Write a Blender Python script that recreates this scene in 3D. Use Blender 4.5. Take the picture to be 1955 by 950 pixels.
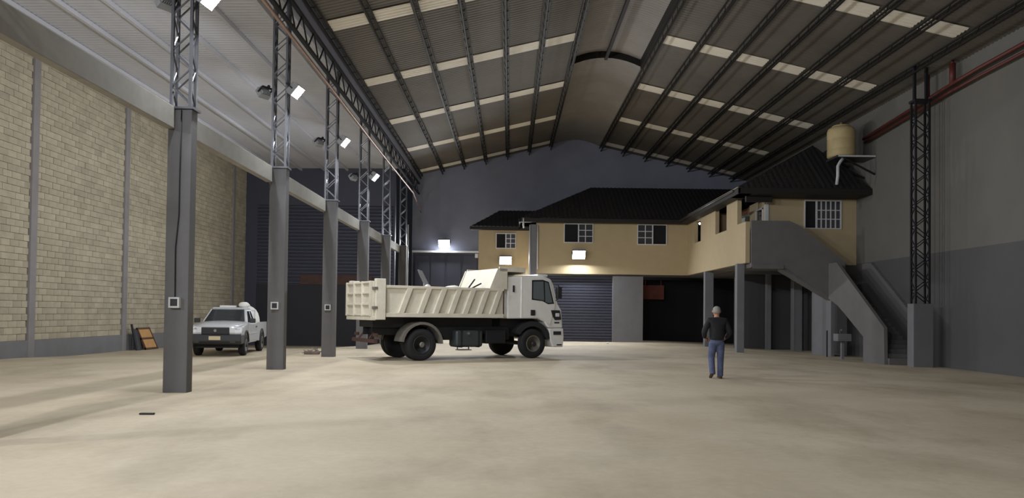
import bpy, bmesh, math, random
from mathutils import Vector, Matrix, Euler
random.seed(7)
for o in list(bpy.data.objects): bpy.data.objects.remove(o)
S = bpy.context.scene
COL = S.collection
PI = math.pi

# ------------------------------------------------------------------ camera
def camera():
    f, yaw, pitch, roll = 1450.0, 0.00285017, 0.02106709, 0.012
    fw = Vector((math.sin(yaw)*math.cos(pitch), math.cos(yaw)*math.cos(pitch), math.sin(pitch)))
    r = fw.cross(Vector((0, 0, 1))).normalized(); u = r.cross(fw)
    c, s = math.cos(roll), math.sin(roll)
    r2 = c*r + s*u; u2 = -s*r + c*u
    cd = bpy.data.cameras.new('camera'); co = bpy.data.objects.new('camera', cd); COL.objects.link(co)
    m = Matrix((r2, u2, -fw)).transposed().to_4x4(); m.translation = (0, 0, 1.5)
    co.matrix_world = m
    cd.sensor_fit = 'HORIZONTAL'; cd.sensor_width = 36; cd.lens = f/1955*36
    cd.shift_y = (567-475)/1955.0
    cd.clip_end = 300; cd.clip_start = .05
    S.camera = co
camera()
S.view_settings.view_transform = 'Standard'; S.view_settings.look = 'None'
S.view_settings.gamma = 1; S.view_settings.use_curve_mapping = False
S.view_settings.exposure = -0.5
W = bpy.data.worlds.new('night'); S.world = W; W.use_nodes = True
W.node_tree.nodes['Background'].inputs[0].default_value = (.5, .55, .7, 1)
W.node_tree.nodes['Background'].inputs[1].default_value = .02
LAMP_W = 420       # each column floodlight, hall side
LEFT_W = 230       # each column floodlight, left bay side
HOUSE_W = 520      # floodlights on the house front and end wall
LAMP_COL = (.93, .96, 1.0)

# ------------------------------------------------------------------ materials
def lin(c):
    out = []
    for v in c:
        v /= 255.0
        out.append(v/12.92 if v <= .04045 else ((v+.055)/1.055)**2.4)
    return (*out, 1)
MATS = {}
def mat(name, rgb, rough=.7, metal=0, var=0., scale=3., rgb2=None, bump=0., bscale=40., island=0., objrand=0., emit=0, spec=.5, stretch=None):
    if name in MATS: return MATS[name]
    m = bpy.data.materials.new(name); m.use_nodes = True; MATS[name] = m
    nt = m.node_tree; N = nt.nodes; L = nt.links; b = N['Principled BSDF']
    b.inputs['Roughness'].default_value = rough; b.inputs['Metallic'].default_value = metal
    b.inputs['Specular IOR Level'].default_value = spec
    c = lin(rgb); b.inputs['Base Color'].default_value = c
    tc = N.new('ShaderNodeTexCoord'); vec = tc.outputs['Object']
    if stretch:
        mp = N.new('ShaderNodeMapping'); mp.inputs['Scale'].default_value = stretch
        L.new(vec, mp.inputs['Vector']); vec = mp.outputs['Vector']
    col = None
    if var or rgb2:
        n = N.new('ShaderNodeTexNoise'); n.inputs['Scale'].default_value = scale; n.inputs['Detail'].default_value = 5
        n.inputs['Roughness'].default_value = .6
        L.new(vec, n.inputs['Vector'])
        r = N.new('ShaderNodeValToRGB'); L.new(n.outputs['Fac'], r.inputs['Fac'])
        c2 = lin(rgb2) if rgb2 else tuple(min(1, x*(1-var)) for x in c[:3]) + (1,)
        c1 = c if rgb2 else tuple(min(1, x*(1+var)) for x in c[:3]) + (1,)
        r.color_ramp.elements[0].position = .35; r.color_ramp.elements[1].position = .65
        r.color_ramp.elements[0].color = c2; r.color_ramp.elements[1].color = c1
        col = r.outputs['Color']
    if island or objrand:
        if island:
            g = N.new('ShaderNodeNewGeometry'); src = g.outputs['Random Per Island']; amt = island
        else:
            g = N.new('ShaderNodeObjectInfo'); src = g.outputs['Random']; amt = objrand
        mr = N.new('ShaderNodeMapRange'); L.new(src, mr.inputs['Value'])
        mr.inputs['To Min'].default_value = 1-amt; mr.inputs['To Max'].default_value = 1+amt
        mx = N.new('ShaderNodeVectorMath'); mx.operation = 'SCALE'
        if col: L.new(col, mx.inputs[0])
        else: mx.inputs[0].default_value = c[:3]
        L.new(mr.outputs['Result'], mx.inputs['Scale']); col = mx.outputs['Vector']
    if col: L.new(col, b.inputs['Base Color'])
    if bump:
        n2 = N.new('ShaderNodeTexNoise'); n2.inputs['Scale'].default_value = bscale; n2.inputs['Detail'].default_value = 4
        L.new(vec, n2.inputs['Vector'])
        bp = N.new('ShaderNodeBump'); bp.inputs['Strength'].default_value = bump; bp.inputs['Distance'].default_value = .02
        L.new(n2.outputs['Fac'], bp.inputs['Height']); L.new(bp.outputs['Normal'], b.inputs['Normal'])
    if emit:
        b.inputs['Emission Color'].default_value = c; b.inputs['Emission Strength'].default_value = emit
    return m
def glass(name, rgb, rough=.05):
    m = mat(name, rgb, rough, 0, spec=.8); b = m.node_tree.nodes['Principled BSDF']
    b.inputs['Coat Weight'].default_value = .6; b.inputs['Coat Roughness'].default_value = .03
    return m

# ------------------------------------------------------------------ mesh builder
class MB:
    def __init__(s): s.v = []; s.f = []
    def add(s, vs, fs):
        k = len(s.v); s.v += [tuple(v) for v in vs]; s.f += [tuple(i+k for i in f) for f in fs]; return s
    def box(s, x0, x1, y0, y1, z0, z1, M=None):
        vs = [Vector((x, y, z)) for x in (x0, x1) for y in (y0, y1) for z in (z0, z1)]
        if M: vs = [M @ v for v in vs]
        return s.add(vs, [(0,1,3,2),(4,6,7,5),(0,4,5,1),(2,3,7,6),(0,2,6,4),(1,5,7,3)])
    def prism(s, poly, axis, a, b):
        """poly of 2D points; axis 'x','y' or 'z' is the extrusion axis"""
        n = len(poly)
        def P(p, t): return (t, p[0], p[1]) if axis == 'x' else ((p[0], t, p[1]) if axis == 'y' else (p[0], p[1], t))
        ar = sum(poly[i][0]*poly[(i+1)%n][1]-poly[(i+1)%n][0]*poly[i][1] for i in range(n))
        if ar < 0: poly = poly[::-1]
        vs = [P(p, a) for p in poly] + [P(p, b) for p in poly]
        fs = [tuple(range(n))[::-1], tuple(range(n, 2*n))] + [(i, (i+1)%n, n+(i+1)%n, n+i) for i in range(n)]
        if (axis == 'y') != (b < a): fs = [f[::-1] for f in fs]
        return s.add(vs, fs)
    def bar(s, p, q, w=.05, h=None, up=(0, 0, 1)):
        p = Vector(p); q = Vector(q); h = h or w; d = (q-p).normalized(); up = Vector(up)
        if abs(d.dot(up)) > .98: up = Vector((0, 1, 0)) if abs(d.y) < .9 else Vector((1, 0, 0))
        r = d.cross(up).normalized(); u = r.cross(d)
        vs = [e + r*a*w/2 + u*b*h/2 for e in (p, q) for a, b in ((-1,-1),(1,-1),(1,1),(-1,1))]
        return s.add(vs, [(3,2,1,0),(4,5,6,7)] + [(i, (i+1)%4, 4+(i+1)%4, 4+i) for i in range(4)])
    def tube(s, pts, r, n=8, cap=True):
        pts = [Vector(p) for p in pts]; k = len(pts); rr = r if isinstance(r, (list, tuple)) else [r]*k
        d0 = (pts[1]-pts[0]).normalized(); up = Vector((0,0,1)) if abs(d0.z) < .9 else Vector((0,1,0))
        vs = []
        for i, p in enumerate(pts):
            d = (pts[min(i+1, k-1)]-pts[max(i-1, 0)]).normalized()
            a = d.cross(up).normalized(); b = a.cross(d); up = b
            vs += [p + (a*math.cos(2*PI*j/n) + b*math.sin(2*PI*j/n))*rr[i] for j in range(n)]
        fs = [(i*n+j, i*n+(j+1)%n, (i+1)*n+(j+1)%n, (i+1)*n+j) for i in range(k-1) for j in range(n)]
        if cap: fs += [tuple(range(n))[::-1], tuple(range((k-1)*n, k*n))]
        return s.add(vs, fs)
    def lathe(s, prof, n=24, axis='z', c=(0,0,0)):
        vs = []; k = len(prof)
        for r, t in prof:
            for j in range(n):
                a = 2*PI*j/n; x, y = r*math.cos(a), r*math.sin(a)
                vs.append({'z': (c[0]+x, c[1]+y, c[2]+t), 'y': (c[0]+x, c[1]+t, c[2]+y), 'x': (c[0]+t, c[1]+x, c[2]+y)}[axis])
        fs = [(i*n+j, i*n+(j+1)%n, (i+1)*n+(j+1)%n, (i+1)*n+j) for i in range(k-1) for j in range(n)]
        fs += [tuple(range(n))[::-1], tuple(range((k-1)*n, k*n))]
        return s.add(vs, fs)
    def arc(s, cx, cz, r0, r1, a0, a1, y0, y1, n=14):
        """curved slab (mudguard) around a y axis"""
        vs = []
        for i in range(n+1):
            a = math.radians(a0+(a1-a0)*i/n)
            for r in (r0, r1):
                for y in (y0, y1): vs.append((cx+r*math.cos(a), y, cz+r*math.sin(a)))
        fs = []
        for i in range(n):
            k = i*4; fs += [(k, k+1, k+5, k+4), (k+2, k+6, k+7, k+3), (k, k+4, k+6, k+2), (k+1, k+3, k+7, k+5)]
        fs += [(0,2,3,1), (n*4, n*4+1, n*4+3, n*4+2)]
        return s.add(vs, fs)
    def build(s, name, m, parent=None, bevel=0, smooth=False, off=None, seg=2):
        me = bpy.data.meshes.new(name)
        o = Vector(off) if off is not None else (Vector(parent.location) if (parent is not None and parent.get('_w')) else Vector((0,0,0)))
        me.from_pydata([tuple(Vector(v)-o) for v in s.v], [], s.f)
        bm = bmesh.new(); bm.from_mesh(me); bmesh.ops.recalc_face_normals(bm, faces=bm.faces); bm.to_mesh(me); bm.free()
        me.materials.append(m)
        ob = bpy.data.objects.new(name, me); COL.objects.link(ob)
        if parent is not None: ob.parent = parent
        if smooth:
            for p in me.polygons: p.use_smooth = True
        if bevel:
            md = ob.modifiers.new('bevel', 'BEVEL'); md.width = bevel; md.segments = seg; md.limit_method = 'ANGLE'; md.angle_limit = .6
        return ob
def tag(o, label, cat, group=None):
    o['label'] = label; o['category'] = cat
    if group: o['group'] = group
    return o
def struct(o): o['kind'] = 'structure'; return o
def stuff(o): o['kind'] = 'stuff'; return o
def thing(name, label, cat, loc=(0,0,0), rz=0, group=None, world=False):
    """an Empty at the base of a thing; world=True: its parts are given in world coordinates"""
    e = bpy.data.objects.new(name, None); COL.objects.link(e); e.location = loc; e.rotation_euler = (0, 0, rz)
    e.empty_display_size = .2
    if world: e['_w'] = 1
    return tag(e, label, cat, group)
def kids(o): return [c for c in bpy.data.objects if c.parent == o]
def dup(o, parent=None):
    c = o.copy(); COL.objects.link(c)
    if parent is not None: c.parent = parent
    for ch in kids(o): dup(ch, c)
    return c
def sstep(t): t = max(0., min(1., t)); return t*t*(3-2*t)
def floor_z(x, y):
    z = -.13*sstep((x-8)/6.)*sstep((y-6)/10.)
    z -= .34*sstep((y-30)/11.)*sstep((-5.2-x)/3.)
    z -= .10*sstep((y-22)/4.)*sstep((-7.0-x)/2.)
    return z

# ------------------------------------------------------------------ palette
M_conc = mat('column_grey_paint', (106, 105, 107), .75, var=.06, scale=2, bump=.15)
M_steel = mat('lattice_steel', (92, 93, 98), .45, .7)
M_dsteel = mat('dark_lattice_steel', (40, 40, 46), .6, .4)
M_beam = mat('pale_concrete', (146, 143, 136), .8, var=.08, scale=3)
M_floor = None
M_block = mat('block', (176, 167, 146), .9, objrand=.10, var=.10, scale=2.2, bump=.5, bscale=30)
M_blocki = mat('block_rows', (176, 167, 146), .9, island=.10, var=.10, scale=2.2, bump=.5, bscale=30)
M_mortar = mat('mortar', (160, 151, 132), .95, var=.1, scale=4)
M_pil = mat('pilaster_grey', (138, 134, 134), .85, var=.06, scale=2)
M_band = mat('grey_skirting_paint', (122, 122, 124), .8, var=.06, scale=1.5)
M_sheet = mat('roof_sheet', (104, 98, 90), .6, 0, var=.12, scale=.5)
M_white_sheet = mat('pale_roof_sheet', (190, 191, 198), .55, 0, var=.10, scale=.5, stretch=(1, .3, 1))
M_sky = mat('translucent_sheet', (246, 238, 222), .5, var=.04, scale=1)
M_purlin = mat('purlin_steel', (34, 31, 28), .6, .3)
M_blue = mat('end_wall_plaster', (146, 150, 168), .85, var=.05, scale=1)
M_navy = mat('dark_shutter_steel', (68, 70, 84), .55, .2)
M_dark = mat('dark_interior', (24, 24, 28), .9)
M_beige = mat('house_beige_plaster', (190, 172, 138), .85, var=.03, scale=2, bump=.1)
M_gwall = mat('house_grey_plaster', (124, 124, 128), .85, var=.04, scale=2)
M_stair = mat('stair_concrete', (112, 110, 110), .85, var=.05, scale=2)
M_tile = mat('roof_tile', (44, 42, 44), .8, var=.2, scale=8)
M_fascia = mat('dark_fascia', (34, 30, 28), .7)
M_wframe = mat('white_window_frame', (215, 215, 218), .4)
M_wdark = glass('dark_window_glass', (14, 15, 20))
M_whitep = mat('white_truck_paint', (242, 240, 237), .35, var=.03, scale=4)
M_dump = mat('cream_dump_body_paint', (222, 216, 200), .5, var=.07, scale=3)
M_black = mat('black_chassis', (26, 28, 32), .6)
M_rubber = mat('tyre_rubber', (34, 34, 36), .85, bump=.2)
M_rim = mat('dusty_rim_steel', (128, 124, 118), .55, .4)
M_plastic = mat('dark_plastic', (46, 47, 50), .5)
M_silver = mat('silver_car_paint', (208, 210, 213), .3, .2)
M_chrome = mat('chrome', (220, 220, 224), .15, .9)
M_lens = mat('lamp_glass', (232, 232, 236), .1)
M_glass = glass('vehicle_glass', (38, 44, 48))
M_tglass = glass('truck_glass', (104, 112, 116))
M_ddoor = mat('dark_door_leaf', (44, 45, 52), .7)
M_drust = mat('dull_rust_red', (78, 54, 49), .7, var=.15, scale=3)
M_red = mat('red_pipe_paint', (98, 46, 41), .5)
M_rust = mat('rust_red_paint', (116, 62, 52), .7, var=.15, scale=3)
M_copper = mat('conduit', (176, 150, 140), .4, .5)
M_tank = mat('beige_tank_plastic', (204, 184, 138), .6, var=.05, scale=2)
M_lit = mat('flood_lens', (250, 252, 255), .3, emit=40)
M_lampgrey = mat('lamp_housing', (150, 152, 156), .5)
M_skin = mat('skin', (176, 128, 104), .6)
M_hair = mat('grey_hair', (150, 146, 142), .8, var=.15, scale=60)
M_jacket = mat('black_jacket', (30, 30, 35), .8, var=.15, scale=12)
M_jeans = mat('blue_jeans', (84, 92, 122), .85, var=.2, scale=9)
M_shoe = mat('brown_shoe', (84, 66, 52), .6)
M_wood = mat('brown_wood', (92, 62, 40), .7, var=.15, scale=6, stretch=(8, 8, 1))
M_ply = mat('tan_board', (196, 150, 96), .7, var=.08, scale=5)

# ------------------------------------------------------------------ floor
def make_floor_mat():
    m = bpy.data.materials.new('dusty_concrete'); m.use_nodes = True
    nt = m.node_tree; N = nt.nodes; L = nt.links; b = N['Principled BSDF']
    tc = N.new('ShaderNodeTexCoord')
    def noise(sc, det, stretch=(1, 1, 1), rough=.6):
        mp = N.new('ShaderNodeMapping'); mp.inputs['Scale'].default_value = stretch; L.new(tc.outputs['Object'], mp.inputs['Vector'])
        n = N.new('ShaderNodeTexNoise'); n.inputs['Scale'].default_value = sc; n.inputs['Detail'].default_value = det
        n.inputs['Roughness'].default_value = rough; L.new(mp.outputs['Vector'], n.inputs['Vector']); return n.outputs['Fac']
    def ramp(src, p0, c0, p1, c1):
        r = N.new('ShaderNodeValToRGB'); L.new(src, r.inputs['Fac']); e = r.color_ramp.elements
        e[0].position = p0; e[1].position = p1; e[0].color = (*c0, 1); e[1].color = (*c1, 1); return r.outputs['Color']
    def mul(a, bb):
        mx = N.new('ShaderNodeMix'); mx.data_type = 'RGBA'; mx.blend_type = 'MULTIPLY'; mx.inputs['Factor'].default_value = 1
        L.new(a, mx.inputs[6]); L.new(bb, mx.inputs[7]); return mx.outputs[2]
    base = ramp(noise(.35, 4), .3, lin((186, 172, 148))[:3], .7, lin((206, 194, 172))[:3])
    stains = ramp(noise(.55, 6, (1, .55, 1)), .36, (.80, .79, .77), .52, (1, 1, 1))
    fine = ramp(noise(9, 6), .3, (.93, .93, .92), .7, (1.03, 1.03, 1.03))
    L.new(mul(mul(base, stains), fine), b.inputs['Base Color'])
    b.inputs['Roughness'].default_value = .8; b.inputs['Specular IOR Level'].default_value = .3
    bp = N.new('ShaderNodeBump'); bp.inputs['Strength'].default_value = .12; bp.inputs['Distance'].default_value = .02
    L.new(noise(14, 5), bp.inputs['Height']); L.new(bp.outputs['Normal'], b.inputs['Normal'])
    return m
M_floor = make_floor_mat()
XR, XL = 14.5, -14.7
fm = MB(); xs = [XL-.4+i*(XR-XL+.8)/60 for i in range(61)]; ys = [-8+i*.75 for i in range(75)]
fm.v = [(x, y, floor_z(x, y)) for y in ys for x in xs]
fm.f = [(j*61+i, j*61+i+1, (j+1)*61+i+1, (j+1)*61+i) for j in range(74) for i in range(60)]
struct(fm.build('floor', M_floor, smooth=True))

# ------------------------------------------------------------------ left wall of concrete blocks
WT = 9.36; PILY = [12.1+5.6*k for k in range(-3, 6)]+[45.4]
wl = MB().box(XL-.3, XL, -8, 47.5, -.6, WT).build('wall_left', M_mortar); struct(wl)
BW, BH = .40, .20
blk = MB().box(-.02, .035, .006, BW-.006, .006, BH-.006).build('block', M_block, wl)
rows = int((WT-.5)/BH)
cand = []
for a, b in zip(PILY[3:-1], PILY[4:]):
    n = int((b-a-.34)/BW)
    for r in range(rows):
        sh = (r % 2)*.5*BW
        for i in range(n+1):
            y0 = a+.17+i*BW-sh; w = BW
            if y0 < a+.16: y0 = a+.16; w = BW-sh
            if y0+w > b-.16: w = b-.16-y0
            if w < .08: continue
            cand.append((y0, .5+r*BH, w))
ext = MB(); k = 0
for y0, z, w in cand:
    vis = y0 > 22.2 and (z-1.5) < (y0-21.6)*.62+7.8
    dx = random.uniform(-.008, .008)
    if vis and k < 290 and y0 < 25.4 and w > .39 and z > .4:
        o = blk if k == 0 else blk.copy()
        if k: COL.objects.link(o)
        o.location = (XL+dx, y0, z); k += 1
    else:
        ext.box(XL-.02, XL+.035+dx, y0+.006, y0+w-.006, z+.006, z+BH-.006)
stuff(ext.build('block_rows', M_blocki, wl))
for y in PILY:
    MB().box(XL, XL+.09, y-.15, y+.15, -.5, WT).build('pilaster', M_pil, wl, bevel=.01)
struct(MB().box(XL-.02, XL+.07, -8, 47, -.7, .5).build('baseboard_left', M_band, bevel=.01))

# ------------------------------------------------------------------ right wall, two paint bands
M_rlow = mat('dark_grey_wall_paint', (90, 89, 90), .85, var=.05, scale=.8)
M_rup = mat('light_grey_wall_paint', (114, 111, 106), .85, var=.05, scale=.8)
wr = struct(MB().box(XR, XR+.3, -8, 47.5, 3.73, 10.3).build('wall_right', M_rup))
MB().box(XR-.006, XR+.3, -8, 47.5, -.6, 3.73).build('painted_dado', M_rlow, wr)

RX0, RXA, RXB, RX1 = -5.6, 2.35, 5.4, XR
def roof_z(x):
    if x <= RXA: return 9.98+(x-RX0)*(11.86-9.98)/(RXA-RX0)
    if x >= RXB: return 11.86+(x-RXB)*(9.82-11.86)/(RX1-RXB)
    t = (x-RXA)/(RXB-RXA); return 11.86+.38*4*t*(1-t)
# ------------------------------------------------------------------ end walls
YE = 46.6
wb = struct(MB().prism([(-6.05, -.6), (XR, -.6), (XR, 9.82), *[(RXB-(RXB-RXA)*i/12, roof_z(RXB-(RXB-RXA)*i/12)-.01) for i in range(13)], (-5.6, 9.97), (-6.05, 9.97)], 'y', YE, YE+.3).build('wall_back', M_blue))
YL = 42.0
w2 = struct(MB().box(XL, -6.4, YL, YL+.3, -.7, 9.5).build('wall_backleft', M_navy))
sl = MB(); z = 3.0
while z < 7.3:
    sl.prism([(YL, z), (YL-.05, z+.02), (YL-.05, z+.1), (YL, z+.16)], 'x', -14.0, -6.5); z += .19
stuff(sl.build('shutter_slats', M_navy, w2))
MB().box(-11.6, -7.6, YL-.10, YL-.05, 2.95, 3.5).build('bottom_strip', M_drust, w2)['label'] = 'dull red strip across the foot of the shutter slats'  # plain dull red strip over the lowest slats
MB().box(-14.0, -6.5, YL-.06, YL, -.6, 2.95).build('door_leaf', M_ddoor, w2)
# cross wall between the bays, behind the last columns
d2 = struct(MB().box(-5.95, -1.95, YE-.1, YE, -.02, 5.15).build('door_2', M_navy, bevel=.01))
for i in range(4): MB().box(-5.85+i*.98, -4.97+i*.98, YE-.14, YE-.1, .1, 5.0).build('door_panel', M_navy, d2, bevel=.02)
MB().box(-6.0, -1.9, YE-.3, YE, 5.15, 5.27).build('top_rail', M_wframe, d2)['label'] = 'top rail of the gate, lamplight on its edge put into white'  # lamp light along the gate's top edge put into its colour
bx = MB().box(-2.15, -1.97, YE-.36, YE-.14, 4.85, 5.1).build('junction_box', M_wframe, bevel=.01)
tag(bx, 'small white box at the right end of the gate rail on the end wall', 'junction box')

# ------------------------------------------------------------------ roofs
def corr(xs, y0, y1, zf, p=.19, amp=.018, dz=0):
    m = MB(); n = int((y1-y0)/p*4); xs = list(xs)
    for i in range(n+1):
        y = y0+(y1-y0)*i/n
        for x in xs: m.v.append((x, y, zf(x)+dz+amp*math.sin(2*PI*(y-y0)/p)))
    k = len(xs)
    m.f = [(i*k+j, i*k+j+1, (i+1)*k+j+1, (i+1)*k+j) for i in range(n) for j in range(k-1)]
    return m
c = corr([RX0, RXA], -8, 47, roof_z); c2 = corr([RXB, RX1+.1], -8, 47, roof_z)
c.add(c2.v, c2.f)
ceil = struct(c.build('ceiling', M_sheet, smooth=True))
M_cap = mat('ridge_cap_sheet', (140, 134, 128), .6, var=.08, scale=.7)
RXS = [RXA+(RXB-RXA)*i/10 for i in range(11)]
corr(RXS, 31.6, 47, roof_z).build('ridge_cap', M_cap, ceil, smooth=True)
corr([RXA-.1+(RXB-RXA+.2)*i/10 for i in range(11)], -8, 31.6, roof_z, dz=.28).build('raised_ridge_vent', M_cap, ceil, smooth=True)
e = MB()
for a, b in zip(RXS, RXS[1:]):
    e.add([(a, 31.6, roof_z(a)), (b, 31.6, roof_z(b)), (b, 31.6, roof_z(b)+.34), (a, 31.6, roof_z(a)+.34)], [(0, 1, 2, 3)])
e.build('vent_end', M_purlin, ceil)
for x in (RXA, RXB): MB().box(x-.05, x+.05, -8, 31.6, 11.80, 12.2).build('vent_side', M_purlin, ceil)
# purlins
PX = [RX0+.06+1.325*i for i in range(7)] + [5.5, 6.85, 8.2, 9.53, 10.87, 12.2, 13.5]
for x in PX:
    z = roof_z(x); s = .25 if x < 3 else -.25; m = MB()
    for dx in (-.09, .09): m.bar((x+dx, -8, z-.12), (x+dx, 46.6, z-.12), .045)
    m.bar((x, -8, z-.30), (x, 46.6, z-.30), .05)
    y = -8.
    while y < 46:
        m.bar((x-.09, y, z-.12), (x, y+.4, z-.30), .022); m.bar((x, y+.4, z-.30), (x+.09, y+.8, z-.12), .022); y += .8
    m.build('purlin', M_purlin, ceil)
MB().bar((3.9, -8, 12.2), (3.9, 31.6, 12.2), .12).build('ridge_purlin', M_purlin, ceil)
# translucent strips
SY = [22.5-5.8*k for k in (2, 1)] + [22.5, 28.1, 33.9, 39.7, 45.5]
edges = [[PX[i] for i in range(7)], PX[7:]]
for y in SY:
    for ed in edges:
        for a, b in zip(ed, ed[1:]):
            if b-a < .3: continue
            corr([a+.09, b-.09], y-.42, y+.42, roof_z, p=.19, amp=.018, dz=-.035).build('skylight_panel', M_sky, ceil, smooth=True)
# left bay ceiling, pale sheets
def lz(x): return 9.36+(x-XL)*(9.45-9.36)/(-5.9-XL)
lb = struct(corr([XL-.1, -5.85], -8, YL, lz).build('ceiling_leftbay', M_white_sheet, smooth=True))
for i in range(7):
    x = XL+.5+i*1.28; MB().box(x-.05, x+.05, -8, YL, lz(x)-.14, lz(x)-.02).build('purlin', M_white_sheet, lb)
# valley gutter board and lattice girder over the columns
struct(MB().box(-5.9, -5.62, -8, 46.6, 9.42, 9.99).build('trim_1', M_blue))
g = thing('lattice_girder', 'dark steel lattice girder running over the row of columns under the valley', 'girder', (-5.75, 19, 8.75), world=True)
for z in (8.75, 9.38):
    MB().box(-5.70, -5.60, -8, 46.5, z-.04, z+.04).build('chord', M_dsteel, g)
m = MB(); y = -8.
while y < 46: m.bar((-5.65, y, 8.75), (-5.65, y+.6, 9.38), .035); m.bar((-5.65, y+.6, 9.38), (-5.65, y+1.2, 8.75), .035); y += 1.2
m.build('lacing', M_dsteel, g)
p = MB().tube([(-5.5, -4, 8.5), (-5.5, 30, 8.2), (-5.5, 42.5, 8.2), (-5.5, 46.3, 7.6)], .045)
tag(p.build('conduit_pipe', M_copper, smooth=True), 'long thin copper coloured pipe running along the girder above the columns', 'pipe')

# ------------------------------------------------------------------ floodlights
def floodlight(loc, aim, label, power, size=.42):
    d = (Vector(aim)-Vector(loc)).normalized()
    t = thing('floodlight', label, 'floodlight', loc); t['group'] = 'white floodlights'
    t.rotation_euler = d.to_track_quat('-Y', 'Z').to_euler()      # local -Y is the beam
    s = size/2
    h = MB().box(-s, s, -.02, .08, -s*.8, s*.8)
    for i in range(7): h.box(-s+.03+i*(2*s-.06)/6-.008, -s+.03+i*(2*s-.06)/6+.008, .08, .14, -s*.7, s*.7)
    for q in ((-s, s, s*.8-.015, s*.8), (-s, s, -s*.8, -s*.8+.015), (-s, -s+.015, -s*.8, s*.8), (s-.015, s, -s*.8, s*.8)): h.box(q[0], q[1], -.055, -.02, q[2], q[3])
    h.build('housing', M_lampgrey, t)
    MB().box(-s+.02, s-.02, -.035, -.02, -s*.8+.02, s*.8-.02).build('lens', M_lit, t)
    b = MB(); b.bar((-s-.02, .03, 0), (-s-.02, .22, 0), .03); b.bar((s+.02, .03, 0), (s+.02, .22, 0), .03); b.bar((-s-.02, .22, 0), (s+.02, .22, 0), .04)
    b.bar((0, .22, 0), (0, .3, 0), .05)
    b.build('bracket', M_dsteel, t)
    ld = bpy.data.lights.new('flood', 'AREA'); ld.energy = power; ld.color = LAMP_COL; ld.shape = 'RECTANGLE'; ld.size = size-.06; ld.size_y = size*.8-.06
    lo = bpy.data.objects.new('flood', ld); COL.objects.link(lo); lo.parent = t; lo.location = (0, -.045, 0); lo.rotation_euler = (-PI/2, 0, 0)
    return t

# ------------------------------------------------------------------ lattice columns on concrete piers (left row)
def lattice(parent, x0, x1, y0, y1, z0, z1, m, pitch=.33, w=.05, lw=.024):
    for x in (x0, x1):
        for y in (y0, y1): MB().box(x-w/2, x+w/2, y-w/2, y+w/2, z0, z1).build('chord', m, parent)
    l = MB(); z = z0+.05; i = 0
    while z+pitch < z1:
        for (p, q) in (((x0, y0), (x1, y0)), ((x0, y1), (x1, y1)), ((x0, y0), (x0, y1)), ((x1, y0), (x1, y1))):
            a, b = (p, q) if i % 2 else (q, p)
            l.bar((a[0], a[1], z), (b[0], b[1], z+pitch), lw)
        z += pitch; i += 1
    l.build('lacing', m, parent)
COLS = [8.1, 13.7, 19.3, 24.9, 30.5, 36.1, 41.75]
ordn = ['half out of frame at the far left', 'nearest in view, with a cable running down to its box', 'second nearest, just right of the pickup',
        'third nearest, beside the scrap on the floor', 'fourth, behind the tailgate of the truck', 'fifth, seen above the truck body', 'last and farthest, at the end wall']
for k, y in enumerate(COLS):
    x = -6.01 if k < 2 else -5.94
    zf = floor_z(x, y)
    t = thing('concrete_column', 'grey painted concrete column topped by a steel lattice, '+ordn[k], 'column', (x, y, zf), group='columns of the left row', world=True)
    MB().box(x-.215, x+.215, y, y+.25, zf-.12, 5.12).build('shaft', M_conc, t, bevel=.012)
    MB().box(x-.25, x+.25, y-.05, y+.30, 5.12, 5.16).build('base_plate', M_steel, t)
    lattice(t, x-.17, x+.17, y+.02, y+.24, 5.16, 9.4, M_steel)
    if k == 6: MB().tube([(x+.30, y-.04, 1.2), (x+.30, y-.04, 6.3)], .035).build('conduit', M_wframe, t, smooth=True)['label'] = 'white conduit'
    if 0 < k < 5:
        # electrical box on the pier
        zb = 1.62
        if k < 4:
            j = thing('socket_box', ['', 'square white rimmed socket box on the nearest column', 'square white rimmed socket box on the second column', 'square white rimmed socket box on the third column'][k], 'socket', (x-.01, y, zb), group='socket boxes on the columns')
            MB().box(-.085, .085, -.07, -.001, -.085, .085).build('box', M_plastic, j, bevel=.008)
            r = MB()
            for a in ((-.095, .095, .065, .095), (-.095, .095, -.095, -.065), (-.095, -.065, -.065, .065), (.065, .095, -.065, .065)):
                r.box(a[0], a[1], -.08, -.001, a[2], a[3])
            r.build('rim', M_wframe, j)
        if k == 1:
            pts = [(x+.03, y-.012, 5.1), (x+.02, y-.012, 4.0), (x+.02, y-.012, 3.2), (x-.03, y-.012, 2.6), (x-.02, y-.012, 1.72)]
            tag(MB().tube(pts, .011, 6).build('cable', M_black, smooth=True), 'thin black cable running down the face of the nearest column', 'cable')
for k in range(len(COLS)-1):
    a, b = COLS[k]+.25, COLS[k+1]
    x = -6.16 if k else -6.18
    o = MB().box(x-.08, x+.08, a+.002, b-.002, 4.76, 5.16).build('tie_beam', M_beam, bevel=.01)
    tag(o, 'pale concrete tie beam joining the '+['out of frame and nearest', 'nearest and second', 'second and third', 'third and fourth', 'fourth and fifth', 'fifth and last'][k]+' columns', 'beam', 'tie beams of the column row')
LZ = [7.1, 7.1, 7.06, 7.04, 6.9]
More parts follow.
